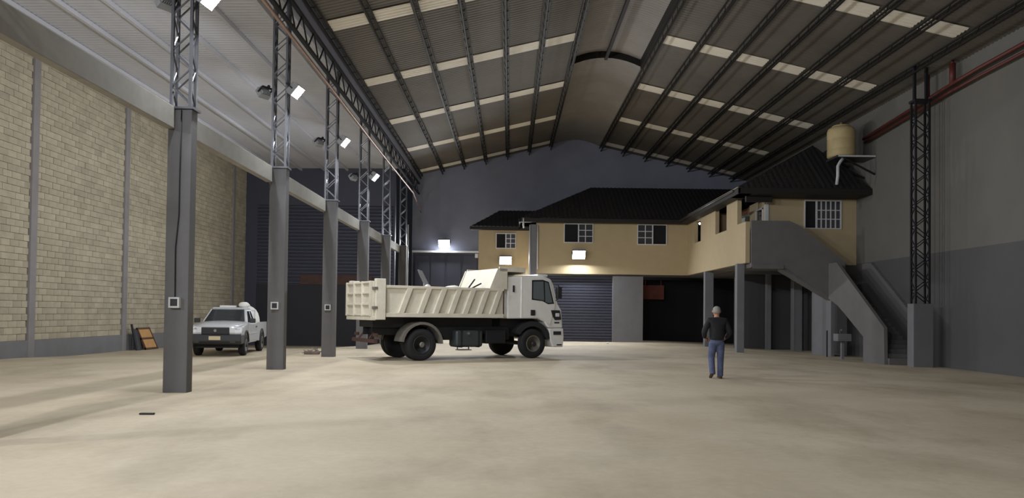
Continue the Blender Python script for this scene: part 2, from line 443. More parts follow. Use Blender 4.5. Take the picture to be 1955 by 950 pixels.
for k in (-2, -1, 1, 2, 3, 4):  # the ones behind the camera are unseen, added to fill the truck side
    y = 8.1+5.6*k if k < 1 else [13.7, 19.3, 24.9, 30.5][k-1]
    lab = {1: 'white floodlight on the nearest lattice column', 2: 'white floodlight on the second lattice column', 3: 'white floodlight on the third lattice column', 4: 'white floodlight on the fourth lattice column'}.get(k, 'white floodlight on an unbuilt column, added as fill light '+('well behind the camera' if k < -1 else 'behind the camera' if k < 0 else 'at the left edge of the picture'))
    zz = LZ[max(k, 0)]
    floodlight((-5.48, y-.12, zz), (-1.5, y-.6 if k > 0 else y+5.0, zz-3.4 if k > 0 else zz-2.4), lab, LAMP_W*(1 if k > 0 else 1.5))
    floodlight((-6.42, y+.15, zz), (-10.4, y+2.6, zz-3.4), lab.replace('white floodlight on', 'floodlight facing the left wall on'), LEFT_W, .30)
floodlight((-13.6, 4.1, 6.3), (-5, 9, 2), 'white floodlight on the left wall outside the picture', LEFT_W*2)
floodlight((-4.05, YE-.31, 5.72), (-4.0, YE-2.3, 4.0), 'white floodlight above the gate rail on the far end wall', HOUSE_W, .7)
floodlight((-.27, 43.7, 4.55), (-.2, 41.5, 2.8), 'white floodlight on the set back beige wall behind the truck cab', HOUSE_W, .7)
floodlight((3.70, 40.95, 4.72), (3.7, 38.8, 3.0), 'white floodlight under the left window of the beige house', HOUSE_W, .7)

# ------------------------------------------------------------------ house
H = thing('house', 'two storey beige house on grey posts with dark tiled roof built inside the hall', 'house', (9.65, 41.3, 0), world=True)
YF = 41.3; ZF, ZT = 3.68, 6.45; XW = 9.65; YW = 31.1; YV = 31.75
def wallgrid(m, u0, u1, v0, v1, holes, put):
    us = sorted({u0, u1, *[h[0] for h in holes], *[h[1] for h in holes]}); vs = sorted({v0, v1, *[h[2] for h in holes], *[h[3] for h in holes]})
    for a, b in zip(us, us[1:]):
        for c, d in zip(vs, vs[1:]):
            um, vm = (a+b)/2, (c+d)/2
            if any(h[0] < um < h[1] and h[2] < vm < h[3] for h in holes): continue
            put(m, a, b, c, d)
def window(parent, frame_loc, rz, w, h, cols, rows_, dark_left=None, dark_right=None, grid=M_wframe):
    """frame in local x (right), z (up), looking along +y into the wall; returns the window part"""
    m = MB(); t = .045
    for a in ((0, w, 0, t), (0, w, h-t, h), (0, t, t, h-t), (w-t, w, t, h-t)): m.box(a[0], a[1], -.05, .06, a[2], a[3])
    x0, x1 = t, w-t
    if dark_left: x0 = dark_left; m.box(dark_left-.03, dark_left+.03, -.045, .055, t, h-t)
    if dark_right: x1 = dark_right; m.box(dark_right-.03, dark_right+.03, -.045, .055, t, h-t)
    f = m.build('window', M_wframe, None); f.parent = parent
    base = Vector(parent.location) if parent.get('_w') else Vector((0, 0, 0))
    f.location = Vector(frame_loc)-base; f.rotation_euler = (0, 0, rz)
    for i in range(cols):
        for j in range(rows_):
            a = x0+(x1-x0)*i/cols; b = x0+(x1-x0)*(i+1)/cols; c = t+(h-2*t)*j/rows_; d = t+(h-2*t)*(j+1)/rows_
            MB().box(a+.012, b-.012, .0, .02, c+.012, d-.012).build('pane', M_wpane, f)
    g_ = MB()
    for i in range(1, cols): x = x0+(x1-x0)*i/cols; g_.box(x-.022, x+.022, -.03, .03, t, h-t)
    for j in range(1, rows_): z = t+(h-2*t)*j/rows_; g_.box(x0, x1, -.026, .026, z-.018, z+.018)
    g_.build('muntins', M_wframe, f)
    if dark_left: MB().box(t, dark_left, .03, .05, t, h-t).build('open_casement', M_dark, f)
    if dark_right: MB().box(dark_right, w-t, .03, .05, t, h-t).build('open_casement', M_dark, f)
    return f
M_wpane = glass('window_pane', (70, 72, 78), .15)
# main block front wall with two windows, recess wall, wing walls
m = MB(); wallgrid(m, 1.42, XW, ZF, ZT+.1, [(2.9, 4.5, 5.37, 6.43), (6.9, 8.52, 5.31, 6.43)], lambda m, a, b, c, d: m.box(a, b, YF, YF+.2, c, d))
m.build('front_wall', M_beige, H)
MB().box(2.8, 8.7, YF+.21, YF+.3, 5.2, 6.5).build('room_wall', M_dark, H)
window(H, (2.9, YF, 5.37), 0, 1.6, 1.06, 2, 3, dark_left=.8)
window(H, (6.9, YF, 5.31), 0, 1.62, 1.12, 2, 3, dark_right=.84)
MB().box(-1.85, 1.44, 44.0, 44.2, 3.7, 6.35).box(1.42, 1.62, YF+.2, 44.0, 3.7, 6.5).build('recessed_wall', M_beige, H)
window(H, (-.85, 43.94, 5.23), 0, 1.17, .9, 2, 3, dark_left=.58)
MB().box(1.05, 1.42, YF-.05, YF+.3, 0, 6.35).build('corner_pier', M_gwall, H, bevel=.01)
for x in (1.05, 1.47): MB().tube([(x, YF-.1, 6.3), (x, YF-.1, 3.9 if x > 1.2 else 3.0)], .04).build('downpipe', M_wframe, H, smooth=True)
# wing side wall (faces left) with gallery opening and small window
m = MB()
wallgrid(m, YW, YF+.2, ZF, ZT+.1, [(33.85, 35.7, 5.32, 6.48), (38.45, 39.75, 5.28, 6.38), (YW, 32.25, 5.38, 7)], lambda m, a, b, c, d: m.box(XW, XW+.18, a, b, c, d))
m.build('wing_wall', M_beige, H)
MB().box(10.85, 11.0, 32.6, YF, ZF, ZT).build('gallery_wall', mat('gallery_brown', (120, 84, 66), .8), H)
MB().box(XW+.18, 10.85, 36.6, 36.75, ZF, ZT).build('gallery_partition', M_beige, H)
MB().box(10.55, 10.80, 34.1, 34.75, ZF, 5.95).build('gallery_cabinet', mat('pale_green_grey', (150, 154, 142), .6), H, bevel=.01)
MB().box(10.2, 10.85, 33.9, 34.9, 5.98, 6.04).build('gallery_shelf', M_wframe, H)
# porch: door and window on the wall that faces left, beam over the opening
MB().box(XW+.02, 10.75, YW, YW+.16, 6.2, 6.5).build('porch_beam', M_fascia, H)
m = MB(); wallgrid(m, 31.86, 34.0, ZF, ZT, [(32.2, 32.95, ZF, 6.05)], lambda m, a, b, c, d: m.box(10.72, 10.84, a, b, c, d)); m.build('porch_wall', M_beige, H)
MB().box(10.76, 10.82, 32.2, 32.95, ZF, 6.05).build('porch_door', M_wdark, H)
m = MB()
for y in (32.15, 32.95): m.box(10.68, 10.74, y, y+.07, ZF, 6.1)
m.box(10.68, 10.74, 32.15, 33.02, 6.05, 6.12); m.build('door_frame', M_wframe, H)
MB().box(10.66, 10.80, 31.70, 31.86, ZF, 6.2).build('corner_trim', M_wframe, H)
# wing front wall with the grilled window
m = MB(); wallgrid(m, 10.72, XR, ZF, ZT, [(12.3, 13.86, 5.18, 6.39)], lambda m, a, b, c, d: m.box(a, b, YV, YV+.2, c, d)); m.build('wing_front_wall', M_beige, H)
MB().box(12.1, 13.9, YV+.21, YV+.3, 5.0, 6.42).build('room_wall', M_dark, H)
window(H, (12.3, YV, 5.18), 0, 1.56, 1.21, 5, 3, dark_left=.52)
# slabs, grey ground floor walls, posts
MB().box(1.5, XR-.01, YF+.19, 46.5, ZF+.01, ZF+.1).box(XW+.17, XR-.01, YV+.01, YF+.2, ZF+.01, ZF+.1).build('floor_slab', M_gwall, H)
MB().box(5.6, 7.25, YF+.02, YF+.3, 0, ZF-.1).build('ground_wall', M_gwall, H)
rd = MB(); z = .0
while z < 3.5: rd.prism([(YF+.25, z), (YF+.2, z+.02), (YF+.2, z+.13), (YF+.25, z+.15)], 'x', 1.45, 5.6); z += .155
rd.box(1.45, 5.6, YF+.25, YF+.3, 0, ZF-.1)
rd.build('roller_door', M_navy, H)
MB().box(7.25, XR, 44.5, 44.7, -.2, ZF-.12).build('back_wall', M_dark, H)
MB().box(7.7, 8.85, 43.6, 43.75, 2.4, 3.2).bar((7.8, 43.7, 3.2), (7.8, 43.7, ZF-.12), .04).bar((8.7, 43.7, 3.2), (8.7, 43.7, ZF-.12), .04).build('hanging_board', M_rust, H)['label'] = 'rust red board under the house'
for (x, y, w) in ((9.46, 31.6, .31), (9.62, 37.4, .42)):
    zf = floor_z(x, y); MB().box(x, x+w, y, y+.3, zf-.1, ZF).build('post', M_gwall, H, bevel=.01)
# ground floor partitions under the wing
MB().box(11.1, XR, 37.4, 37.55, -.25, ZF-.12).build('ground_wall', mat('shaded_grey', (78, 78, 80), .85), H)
MB().box(13.3, 13.45, 31.4, 33.4, -.25, 3.05).build('partition', M_gwall, H)
MB().box(13.55, 13.95, 36.2, 36.6, -.25, ZF-.12).box(12.55, 12.75, 37.0, 37.3, -.25, ZF-.12).build('pillar', M_gwall, H)
# roof: tiled hip slopes
def slope(A, B, sC, sD, hz, run, n_in):
    """tiled slope above the eave A-B: ridge between sC and sD along the eave, n_in the horizontal inward direction"""
    A = Vector(A); B = Vector(B); d = (B-A); Lg = d.length; d.normalize(); n_in = Vector(n_in)
    m = MB(); nc = int(Lg/.06); nr = 12
    for i in range(nc+1):
        s = Lg*i/nc
        t = s/sC if s < sC else ((Lg-s)/(Lg-sD) if s > sD else 1.)
        for j in range(nr+1):
            v = j/nr*t
            lift = .03*abs(math.sin(PI*s/.24)) + .025*(1-((v*14) % 1.0))
            m.v.append(tuple(A+d*s+n_in*run*v+Vector((0, 0, hz*v+lift))))
    m.f = [(i*(nr+1)+j, (i+1)*(nr+1)+j, (i+1)*(nr+1)+j+1, i*(nr+1)+j+1) for i in range(nc) for j in range(nr)]
    return m
RZ = 6.62; HZ = 2.3
roofparts = [slope((.5, 40.75, RZ), (13.2, 40.75, RZ), 4.2, 12.69, HZ, 3.9, (0, 1, 0)),
             slope((.5, 46.5, RZ), (.5, 40.75, RZ), .01, 1.9, HZ, 4.2, (1, 0, 0)),
             slope((9.15, 44.0, RZ), (9.15, 30.35, RZ), .01, 10.9, HZ+.05, 4.05, (1, 0, 0)),
             slope((9.15, 30.35, RZ), (XR, 30.35, RZ), 4.05, 4.06, HZ+.05, 2.75, (0, 1, 0)),
             slope((XR, 30.35, RZ), (XR, 44., RZ), 2.75, 13.6, HZ+.05, 1.3, (-1, 0, 0)),
             slope((-2.3, 43.6, 6.45), (1.6, 43.6, 6.45), 1.6, 3.89, 1.3, 2.9, (0, 1, 0))]
for m in roofparts: stuff(m.build('roof_tiles', M_tile, H))
m = MB()
m.box(.45, 9.2, 40.72, 40.8, 6.42, 6.64).box(.45, .53, 40.72, 46.5, 6.42, 6.64)
m.box(9.12, 9.2, 30.32, 40.8, 6.42, 6.64).box(9.12, XR, 30.32, 30.4, 6.42, 6.66).box(-2.35, .45, 43.56, 43.62, 6.3, 6.47)
m.build('fascia', M_fascia, H, bevel=.01)
MB().box(.5, 9.2, 40.78, YF+.02, 6.44, 6.47).box(9.18, XW+.1, 30.4, YF, 6.44, 6.47).box(9.18, XR, 30.4, YV, 6.44, 6.47).box(-2.3, 1.45, 43.6, 44.05, 6.3, 6.33).build('soffit', M_fascia, H)
MB().tube([(12.1, 30.9, 6.9), (12.1, 30.9, 6.9)] if False else [(9.1, 31.0, 6.6), (9.1, 40.7, 6.6)],   .06).build('gutter', M_steel, H, smooth=True)
MB().tube([(.68, YF-.55, 6.62), (.68, YF-.55, 6.25), (.72, YF-.5, 6.1)], .05).build('downpipe', M_wframe, H, smooth=True)
b = thing('bulb', 'small bright bulb in the far window of the house wing', 'bulb', (9.72, 38.95, 6.22))
MB().lathe([(.01, -.06), (.05, -.02), (.05, .02), (.02, .06)], 10).build('globe', mat('bulb_glow', (255, 250, 240), emit=12), b)
MB().bar((0, 0, .05), (0, 0, .2), .03).build('holder', M_plastic, b)

# ------------------------------------------------------------------ staircase
T = thing('staircase', 'grey concrete staircase with solid parapets rising to the house wing', 'staircase', (13, 27.5, -.1), world=True)
YP = 30.95
poly = [(9.85, 5.41), (11.4, 5.41), (11.76, 5.25), (13.69, 3.76), (13.69, 2.30), (13.28, 2.14), (11.3, 3.46), (11.1, 3.5), (9.85, 3.5)]
MB().prism(poly, 'y', YP, YP+.12).build('upper_parapet', M_stair, T)
MB().box(9.85, 11.2, YP+.12, YV, 3.48, 3.68).build('landing', M_stair, T)
MB().box(9.9, 11.15, YP-.05, YP, 3.44, 3.60).build('landing_edge', M_stair, T)
n = 7
for i in range(n):
    x = 11.2+i*.29; z = 3.68-(i+1)*.168
    MB().prism([(x, z-.12), (x, z), (x+.3, z), (x+.3, z-.30)], 'y', YP+.12, YV-.01).build('step', M_stair, T)
MB().box(13.12, XR-.02, YP, YV-.01, 2.3, 2.5).build('half_landing', M_stair, T)
XP = 13.0
poly = [(30.2, 3.68), (26.35, 1.15), (26.3, -.2), (27.9, -.2), (27.9, .80), (30.0, 1.93), (YP-.01, 2.25), (YP-.01, 3.68)]
MB().prism(poly, 'x', XP, XP+.12).build('lower_parapet', M_stair, T)
n = 16
for i in range(n):
    y = YP-.02-i*.295; z = 2.5-(i+1)*.15
    MB().prism([(y, z-.10), (y, z), (y-.305, z), (y-.305, max(z-.25, -.2))], 'x', XP+.12, XR-.14).build('step', M_stair, T)
MB().prism(poly, 'x', XR-.13, XR-.02).build('wall_parapet', M_stair, T)
# laundry sink under the stairs
zf = floor_z(13, 28.9)
t = thing('laundry_sink', 'small grey concrete laundry sink on a thin pedestal under the stairs', 'sink', (12.85, 29.3, zf))
m = MB(); 
m.box(-.26, .26, -.22, .22, .70, .76).box(-.26, .26, -.22, -.17, .76, .98).box(-.26, .26, .17, .22, .76, .98).box(-.26, -.21, -.17, .17, .76, .98).box(.21, .26, -.17, .17, .76, .98)
m.build('basin', M_gwall, t, bevel=.01)
MB().box(-.05, .05, -.05, .05, 0, .7).build('pedestal', M_gwall, t)
MB().tube([(.0, .2, .9), (0, .2, 1.12), (0, .05, 1.15), (0, .05, 1.08)], .012).build('tap', M_chrome, t, smooth=True)
tag(MB().tube([(12.95, 30.95, floor_z(13, 31)), (12.95, 30.95, .95)], .03).build('pipe_stub', M_dsteel), 'short dark pipe standing beside the grey partition under the stairs', 'pipe')

# ------------------------------------------------------------------ right lattice column, red pipes, tank
zf = floor_z(13.75, 25.2)
t = thing('lattice_column', 'dark steel lattice column on a concrete plinth against the right wall', 'column', (13.75, 25.2, zf), world=True)
MB().box(13.42, 14.08, 25.2, 25.6, zf-.1, 1.98).build('plinth', M_gwall, t, bevel=.012)
lattice(t, 13.52, 13.98, 25.26, 25.54, 1.98, 8.75, M_dsteel, .36, .06, .026)
MB().box(13.46, 14.04, 25.2, 25.6, 8.75, 8.83).build('cap_plate', M_dsteel, t)
for x in (13.55, 13.95): MB().box(x-.04, x+.04, 25.35, 25.45, 8.83, 10.0).build('post', M_dsteel, t)
p = thing('red_pipe', 'dark red pipe high on the right wall, the upper of the two', 'pipe', (14.3, 20, 9.1), group='red pipes', world=True)
MB().tube([(14.25, -4, 9.62), (14.25, 23.0, 9.16), (14.25, 24.0, 9.12), (14.25, 30.6, 8.72)], .06).build('pipe_run', M_red, p, smooth=True)
MB().tube([(14.25, 24.4, 9.1), (14.25, 24.4, 9.75)], .10).tube([(14.25, 24.4, 9.75), (14.25, 24.4, 9.85)], .04).build('riser', M_red, p, smooth=True)
MB().tube([(14.2, 25.75, 9.02), (14.2, 25.75, 9.8)], .06).build('riser', M_red, p, smooth=True)
p = thing('red_pipe', 'dark red pipe high on the right wall, the lower of the two', 'pipe', (14.3, 20, 8.9), group='red pipes', world=True)
MB().tube([(14.3, -4, 9.3), (14.3, 23.0, 8.94), (14.3, 24.5, 8.90), (14.3, 30.6, 8.58)], .05).build('pipe_run', M_red, p, smooth=True)
TY = 30.6
t = thing('water_tank', 'beige plastic water tank high up beside the house roof', 'tank', (13.35, TY, 7.95))
prof = [(.50, 0), (.535, .04), (.535, .3), (.52, .33), (.535, .36), (.535, .7), (.52, .73), (.535, .76), (.535, 1.05), (.50, 1.16), (.36, 1.24)]
MB().lathe(prof, 32).build('body', M_tank, t, smooth=True)
MB().lathe([(.36, 1.235), (.36, 1.27), (.30, 1.31), (.05, 1.33), (.04, 1.42)], 24).build('lid', M_tank, t, smooth=True)
s = thing('tank_stand', 'metal bracket platform holding the beige water tank', 'stand', (13.6, TY, 7.95), world=True)
MB().box(12.95, 14.48, TY-.55, TY+.5, 7.86, 7.945).build('platform', M_steel, s)
m = MB(); m.bar((13.2, TY+.4, 7.86), (14.48, TY+.4, 7.2), .06); m.bar((13.2, TY-.5, 7.86), (14.48, TY-.5, 7.2), .06)
m.build('brace', M_dsteel, s)
MB().box(13.0, 14.48, TY-.58, TY-.55, 7.88, 7.94).build('front_angle', M_wframe, s)
tag(MB().tube([(13.25, TY-.45, 7.85), (13.1, TY-.52, 7.7), (12.98, TY-.55, 7.5), (12.98, TY-.55, 7.12), (12.98, TY-.45, 6.78)], .06, 10).build('drain_pipe', M_wframe, smooth=True), 'bent white pipe dropping from the water tank to the roof', 'pipe')

# ------------------------------------------------------------------ vehicles
def wheel(parent, name, loc, r, w, side, rimr, hubm, dish=.05, dual=False, bolts=8):
    """tyre with rim and hub sub-parts; side -1: outer face towards -y"""
    o = w/2
    prof = [(rimr, -o*.85), (rimr+.03, -o), (r-.06, -o), (r-.015, -o*.8), (r, -o*.45), (r, o*.45), (r-.015, o*.8), (r-.06, o), (rimr+.03, o), (rimr, o*.85)]
    t = MB().lathe(prof, 36, 'y').build(name, M_rubber, parent, smooth=True)
    t.location = loc
    s = side
    rp = [(rimr+.004, s*o*.9), (rimr-.01, s*o*.95), (rimr-.035, s*o*.9), (rimr-.06, s*(o-dish)), (rimr*.45, s*(o-dish*1.6)), (rimr*.42, s*(o-dish*1.1)), (.01, s*(o-dish*1.1))]
    MB().lathe(rp, 28, 'y').build('rim', hubm, t, smooth=True)
    h = MB().lathe([(rimr*.32, s*(o-dish*1.1)), (rimr*.30, s*(o+.01)), (rimr*.2, s*(o+.03)), (.01, s*(o+.03))], 16, 'y')
    for i in range(bolts):
        a = 2*PI*i/bolts; h.box(rimr*.52*math.cos(a)-.012, rimr*.52*math.cos(a)+.012, min(s*(o-dish*1.6), s*(o-dish*.9)), max(s*(o-dish*1.6), s*(o-dish*.9)), rimr*.52*math.sin(a)-.012, rimr*.52*math.sin(a)+.012)
    h.build('hub', M_rim if hubm is not M_rim else M_plastic, t)
    return t
def dump_truck():
    a = math.radians(30)
    t = thing('dump_truck', 'white dump truck with cream ribbed tipper body loaded with debris', 'truck', (-2.68-1.2*math.sin(a), 23.45+1.2*math.cos(a), 0), a)
    # chassis
    m = MB()
    for y in (-.42, .34): m.box(-1.35, 4.9, y, y+.08, .78, 1.02)
    for x in (-1.2, .6, 1.8, 3.0): m.box(x, x+.1, -.4, .4, .82, .98)
    m.build('chassis', M_black, t)
    MB().tube([(0, -1.0, .5), (0, 1.0, .5)], .09).lathe([(.05, -.2), (.22, -.1), (.22, .1), (.05, .2)], 14, 'y', (0, 0, .5)).build('rear_axle', M_black, t)
    MB().tube([(4.05, -.95, .48), (4.05, .95, .48)], .07).build('front_axle', M_black, t)
    MB().box(-1.4, 2.75, -.62, .62, 1.02, 1.34).build('subframe', M_black, t)
    MB().box(.3, 3.3, -.85, -.45, .62, 1.05).box(.3, 3.3, .45, .85, .62, 1.05).build('side_boxes', M_black, t, bevel=.03)
    # tipper body
    m = MB().box(-1.5, 2.85, -1.14, 1.14, 1.36, 1.46)
    for y in (-1.17, 1.11): m.box(-1.5, 2.85, y, y+.06, 1.36, 2.27)
    m.build('dump_body', M_dump, t)
    for y in (-1.2, 1.2):
        MB().box(-1.5, 2.85, y-.05, y+.05, 2.22, 2.30).build('top_rail', M_dump, t, bevel=.012)
        MB().box(-1.5, 2.85, y-.05, y+.05, 1.34, 1.47).build('bottom_strip', M_dump, t, bevel=.012)
        for s_ in (-.43, .2, .72, 1.24, 1.74, 2.24, 2.72):
            w = .09; b_ = s_-.30
            MB().prism([(b_-w, 1.45), (b_+w, 1.45), (s_+w, 2.24), (s_-w, 2.24)], 'y', y-.05, y+.05).build('side_rib', M_dump, t, bevel=.012)
        MB().box(-1.55, -1.24, y-.09, y+.09, 1.26, 2.49).build('rear_post', M_dump, t, bevel=.015)
        for z in (1.62, 2.2): MB().box(-1.62, -1.5, y-.11, y+.11, z-.04, z+.04).build('hinge', M_rim, t, bevel=.01)
    tg = MB().box(-1.62, -1.56, -1.14, 1.14, 1.36, 2.42).build('tailgate', M_dump, t)
    for y in (-1.1, -.38, .38, 1.1): MB().box(-1.70, -1.62, y-.04, y+.04, 1.36, 2.42).build('rib', M_dump, tg, bevel=.01)
    for z in (1.40, 1.72, 2.06, 2.38): MB().box(-1.68, -1.62, -1.1, 1.1, z-.03, z+.03).build('crossbar', M_dump, tg, bevel=.01)
    MB().box(-1.66, -1.5, -1.16, 1.16, 1.24, 1.36).build('rear_sill', M_dump, t, bevel=.012)
    # headboard and canopy over the cab
    hb = MB().prism([(2.40, 1.46), (2.40, 2.32), (2.66, 2.96), (2.74, 2.96), (2.48, 2.30), (2.48, 1.46)], 'y', -1.12, 1.12).build('headboard', M_dump, t)
    for y in (-1.19, 1.13): MB().prism([(2.34, 2.28), (2.64, 2.96), (3.0, 2.96), (3.0, 2.28)], 'y', y, y+.06).build('gusset', M_dump, t)
    MB().box(2.66, 3.70, -1.17, 1.17, 2.90, 2.96).box(3.64, 3.70, -1.17, 1.17, 2.80, 3.02).box(2.7, 3.7, -1.19, -1.13, 2.86, 3.02).box(2.7, 3.7, 1.13, 1.19, 2.86, 3.02).build('canopy', M_dump, t, bevel=.01)
    # cab
    prof = [(3.05, 1.32), (3.05, 2.70), (3.5, 2.76), (4.45, 2.78), (4.74, 2.68), (4.86, 2.5), (5.04, 1.84), (5.2, 1.62), (5.25, 1.02), (4.66, 1.02), (4.50, 1.22), (4.25, 1.33)]
    MB().prism(prof, 'y', -1.13, 1.13).build('cab', M_whitep, t, bevel=.04, seg=3)
    MB().box(3.0, 3.06, -1.0, 1.0, 1.35, 2.6).build('cab_back', M_whitep, t, bevel=.02)
    for s_ in (-1, 1):
        y0, y1 = sorted((s_*1.125, s_*1.155))
        d = MB().prism([(3.62, 1.34), (3.62, 2.70), (4.44, 2.72), (4.70, 2.62), (4.93, 1.80), (4.72, 1.12), (4.58, 1.16), (4.46, 1.28), (4.25, 1.37)], 'y', y0, y1).build('door', M_whitep, t, bevel=.012)
        y0, y1 = sorted((s_*1.15, s_*1.163))
        MB().prism([(3.97, 1.96), (3.97, 2.62), (4.40, 2.64), (4.64, 2.58), (4.86, 1.84), (4.62, 1.82), (4.4, 1.92)], 'y', y0, y1).build('window_seal', M_black, d)
        y0, y1 = sorted((s_*1.155, s_*1.168))
        MB().prism([(4.02, 2.0), (4.02, 2.57), (4.42, 2.59), (4.46, 1.94), (4.40, 1.95)], 'y', y0, y1).build('side_glass', M_tglass, d)
        MB().prism([(4.51, 1.90), (4.48, 2.58), (4.61, 2.54), (4.80, 1.88), (4.62, 1.86)], 'y', y0, y1).build('quarter_glass', M_tglass, d)
        y0, y1 = sorted((s_*1.15, s_*1.185))
        MB().box(3.93, 4.10, y0, y1, 1.43, 1.62).build('handle', M_plastic, d, bevel=.01)
        y0, y1 = sorted((s_*1.13, s_*1.16))
        MB().box(3.56, 3.62, y0, y1, 1.34, 2.72).build('rear_pillar_trim', M_whitep, t, bevel=.008)
        MB().box(3.24, 3.30, y0, y1, 2.2, 2.42).build('air_vent', M_plastic, t)
        h = MB().prism([(4.74, 1.62), (5.10, 1.62), (5.16, 1.30), (4.92, 1.28), (4.80, 1.44)], 'y', *sorted((s_*1.10, s_*1.17))).build('headlight', M_plastic, t, bevel=.01)
        MB().box(4.92, 5.08, *sorted((s_*1.16, s_*1.18)), 1.40, 1.52).build('lens', M_lens, h, bevel=.01)
        MB().box(4.90, 5.10, *sorted((s_*1.12, s_*1.14)), 1.17, 1.22).build('side_slot', M_plastic, t)
        # mirror
        mm = MB().box(4.84, 5.02, *sorted((s_*1.26, s_*1.42)), 2.0, 2.42).build('mirror', M_plastic, t, bevel=.03)
        MB().bar((4.86, s_*1.14, 2.5), (4.92, s_*1.34, 2.46), .025).bar((4.92, s_*1.34, 2.46), (4.93, s_*1.34, 2.4), .025).bar((4.95, s_*1.13, 1.95), (4.93, s_*1.34, 2.02), .025).build('arm', M_plastic, mm)
        # wheels and guards
        wheel(t, 'wheel', (4.05, s_*1.03, .49), .49, .29, s_, .28, M_rim, .03)
        wheel(t, 'wheel', (0, s_*1.05, .495), .495, .27, s_, .29, M_plastic, .13, bolts=10)
        wheel(t, 'wheel', (0, s_*.74, .495), .495, .27, s_, .29, M_plastic, .13, bolts=10)
        MB().arc(4.05, .50, .57, .74, 12, 150, *sorted((s_*1.12, s_*.75))).build('wheel_arch', M_plastic, t)
        MB().arc(0, .50, .62, .70, 2, 172, *sorted((s_*1.22, s_*.58))).build('mudguard', M_rim, t)
        tl = MB().box(-1.44, -1.36, *sorted((s_*1.0, s_*.72)),   .74, .84).build('tail_light', M_drust, t, bevel=.01)
    MB().box(3.0, 4.75, -.72, .72, .72, 1.31).build('engine', M_black, t)
    bp = MB().prism([(4.68, 1.0), (5.27, 1.0), (5.30, .7), (5.26, .36), (4.86, .36), (4.74, .62)], 'y', -1.14, 1.14).build('bumper', M_whitep, t, bevel=.03)
    MB().box(4.86, 5.16, -1.16, -1.13, .78, .90).build('fog_slot', M_plastic, bp); MB().box(5.28, 5.315, -.7, .7, .45, .6).build('air_intake', M_plastic, bp)
    MB().box(5.0, 5.2, -1.155, -1.13, .42, .46).build('step_slot', M_plastic, bp)
    MB().prism([(5.215, 1.55), (5.245, 1.55), (5.28, 1.08), (5.25, 1.08)], 'y', -.75, .75).build('grille', M_plastic, t)
    MB().prism([(4.865, 2.50), (4.885, 2.51), (5.07, 1.86), (5.05, 1.85)], 'y', -1.0, 1.0).build('windshield', M_glass, t)
    MB().box(4.3, 4.72, -.98, .98, 2.76, 2.84).build('sun_visor', M_whitep, t, bevel=.03)
    # tank and rear bar
    tk = MB().box(1.19, 2.17, -1.12, -.55, .40, .94).build('fuel_tank', mat('tank_grey', (70, 76, 78), .45, .3), t, bevel=.09, seg=4)
    for x in (1.36, 1.98): MB().box(x, x+.05, -1.13, -.54, .39, .95).build('strap', M_black, tk)
    MB().lathe([(.045, -1.16), (.045, -1.1)], 12, 'y', (1.62, 0, .84)).build('cap', M_chrome, tk)
    st = MB().box(1.28, 1.72, -1.18, -.9, .30, .33).bar((1.3, -1.0, .33), (1.3, -1.0, .45), .03).bar((1.7, -1.0, .33), (1.7, -1.0, .45), .03).build('step', M_rim, t)
    MB().box(2.3, 3.05, -1.05, -.6, .5, .95).build('battery_box', M_black, t, bevel=.03)
    MB().box(-1.5, -1.40, -1.05, 1.05, .55, .66).bar((-1.45, -.5, .66), (-1.3, -.45, .85), .06).bar((-1.45, .5, .66), (-1.3, .45, .85), .06).build('rear_bar', M_drust, t)
    return t, a
TR, TA = dump_truck()
def on_truck(x, y, z):
    c, s = math.cos(TA), math.sin(TA); b = TR.location
    return Vector((b.x+x*c-y*s, b.y+x*s+y*c, b.z+z))
# debris in the tipper
def lump(name, label, cat, loc, size, m, rz=0, seed=0, sub=3, rough=.25, group=None):
    bm = bmesh.new(); bmesh.ops.create_icosphere(bm, subdivisions=sub, radius=1)
    rnd = random.Random(seed); ph = [Vector((rnd.uniform(-3, 3), rnd.uniform(-3, 3), rnd.uniform(-3, 3))) for _ in range(5)]
    for v in bm.verts:
        d = sum(math.sin(v.co.dot(q)*1.7+i) for i, q in enumerate(ph))/5
        v.co *= 1+rough*d; v.co = Vector((v.co.x*size[0], v.co.y*size[1], max(v.co.z, -.75)*size[2]+.75*size[2]))
    me = bpy.data.meshes.new(name); bm.to_mesh(me); bm.free(); me.materials.append(m)
    for p in me.polygons: p.use_smooth = True
    o = bpy.data.objects.new(name, me); COL.objects.link(o); o.location = loc; o.rotation_euler = (0, 0, rz)
    return tag(o, label, cat, group)
M_rub = mat('grey_rubble', (120, 116, 110), .9, var=.25, scale=9, bump=.5, bscale=14)
rb = MB(); rnd = random.Random(3); NX, NY = 40, 22
for i in range(NX+1):
    for j in range(NY+1):
        u, v = i/NX, j/NY; ed = min(u, 1-u, v, 1-v)*8
        rb.v.append((-1.42+3.70*u, -1.08+2.16*v, 1.47+.60*min(1, .55+ed)+.06*math.sin(u*19+v*7)+.05*math.sin(v*17-u*9)+rnd.uniform(-.03, .03)))
rb.f = [(i*(NY+1)+j, (i+1)*(NY+1)+j, (i+1)*(NY+1)+j+1, i*(NY+1)+j+1) for i in range(NX) for j in range(NY)]
ro = rb.build('rubble_load', M_rub); ro.location = TR.location; ro.rotation_euler = (0, 0, TA)
stuff(ro); tag(ro, 'grey rubble filling the tipper body of the truck', 'rubble')
M_bag = mat('white_bag', (226, 224, 218), .6, bump=.3, bscale=10)
lump('white_bag', 'small white bag on the tipper load near its middle rib', 'bag', on_truck(.35, -.75, 2.10), (.14, .12, .16), M_bag, 0, 1)
lump('cement_bag', 'pale dented bag on the tipper load left of the headboard', 'bag', on_truck(1.35, -.55, 2.10), (.34, .26, .16), M_bag, .4, 2)
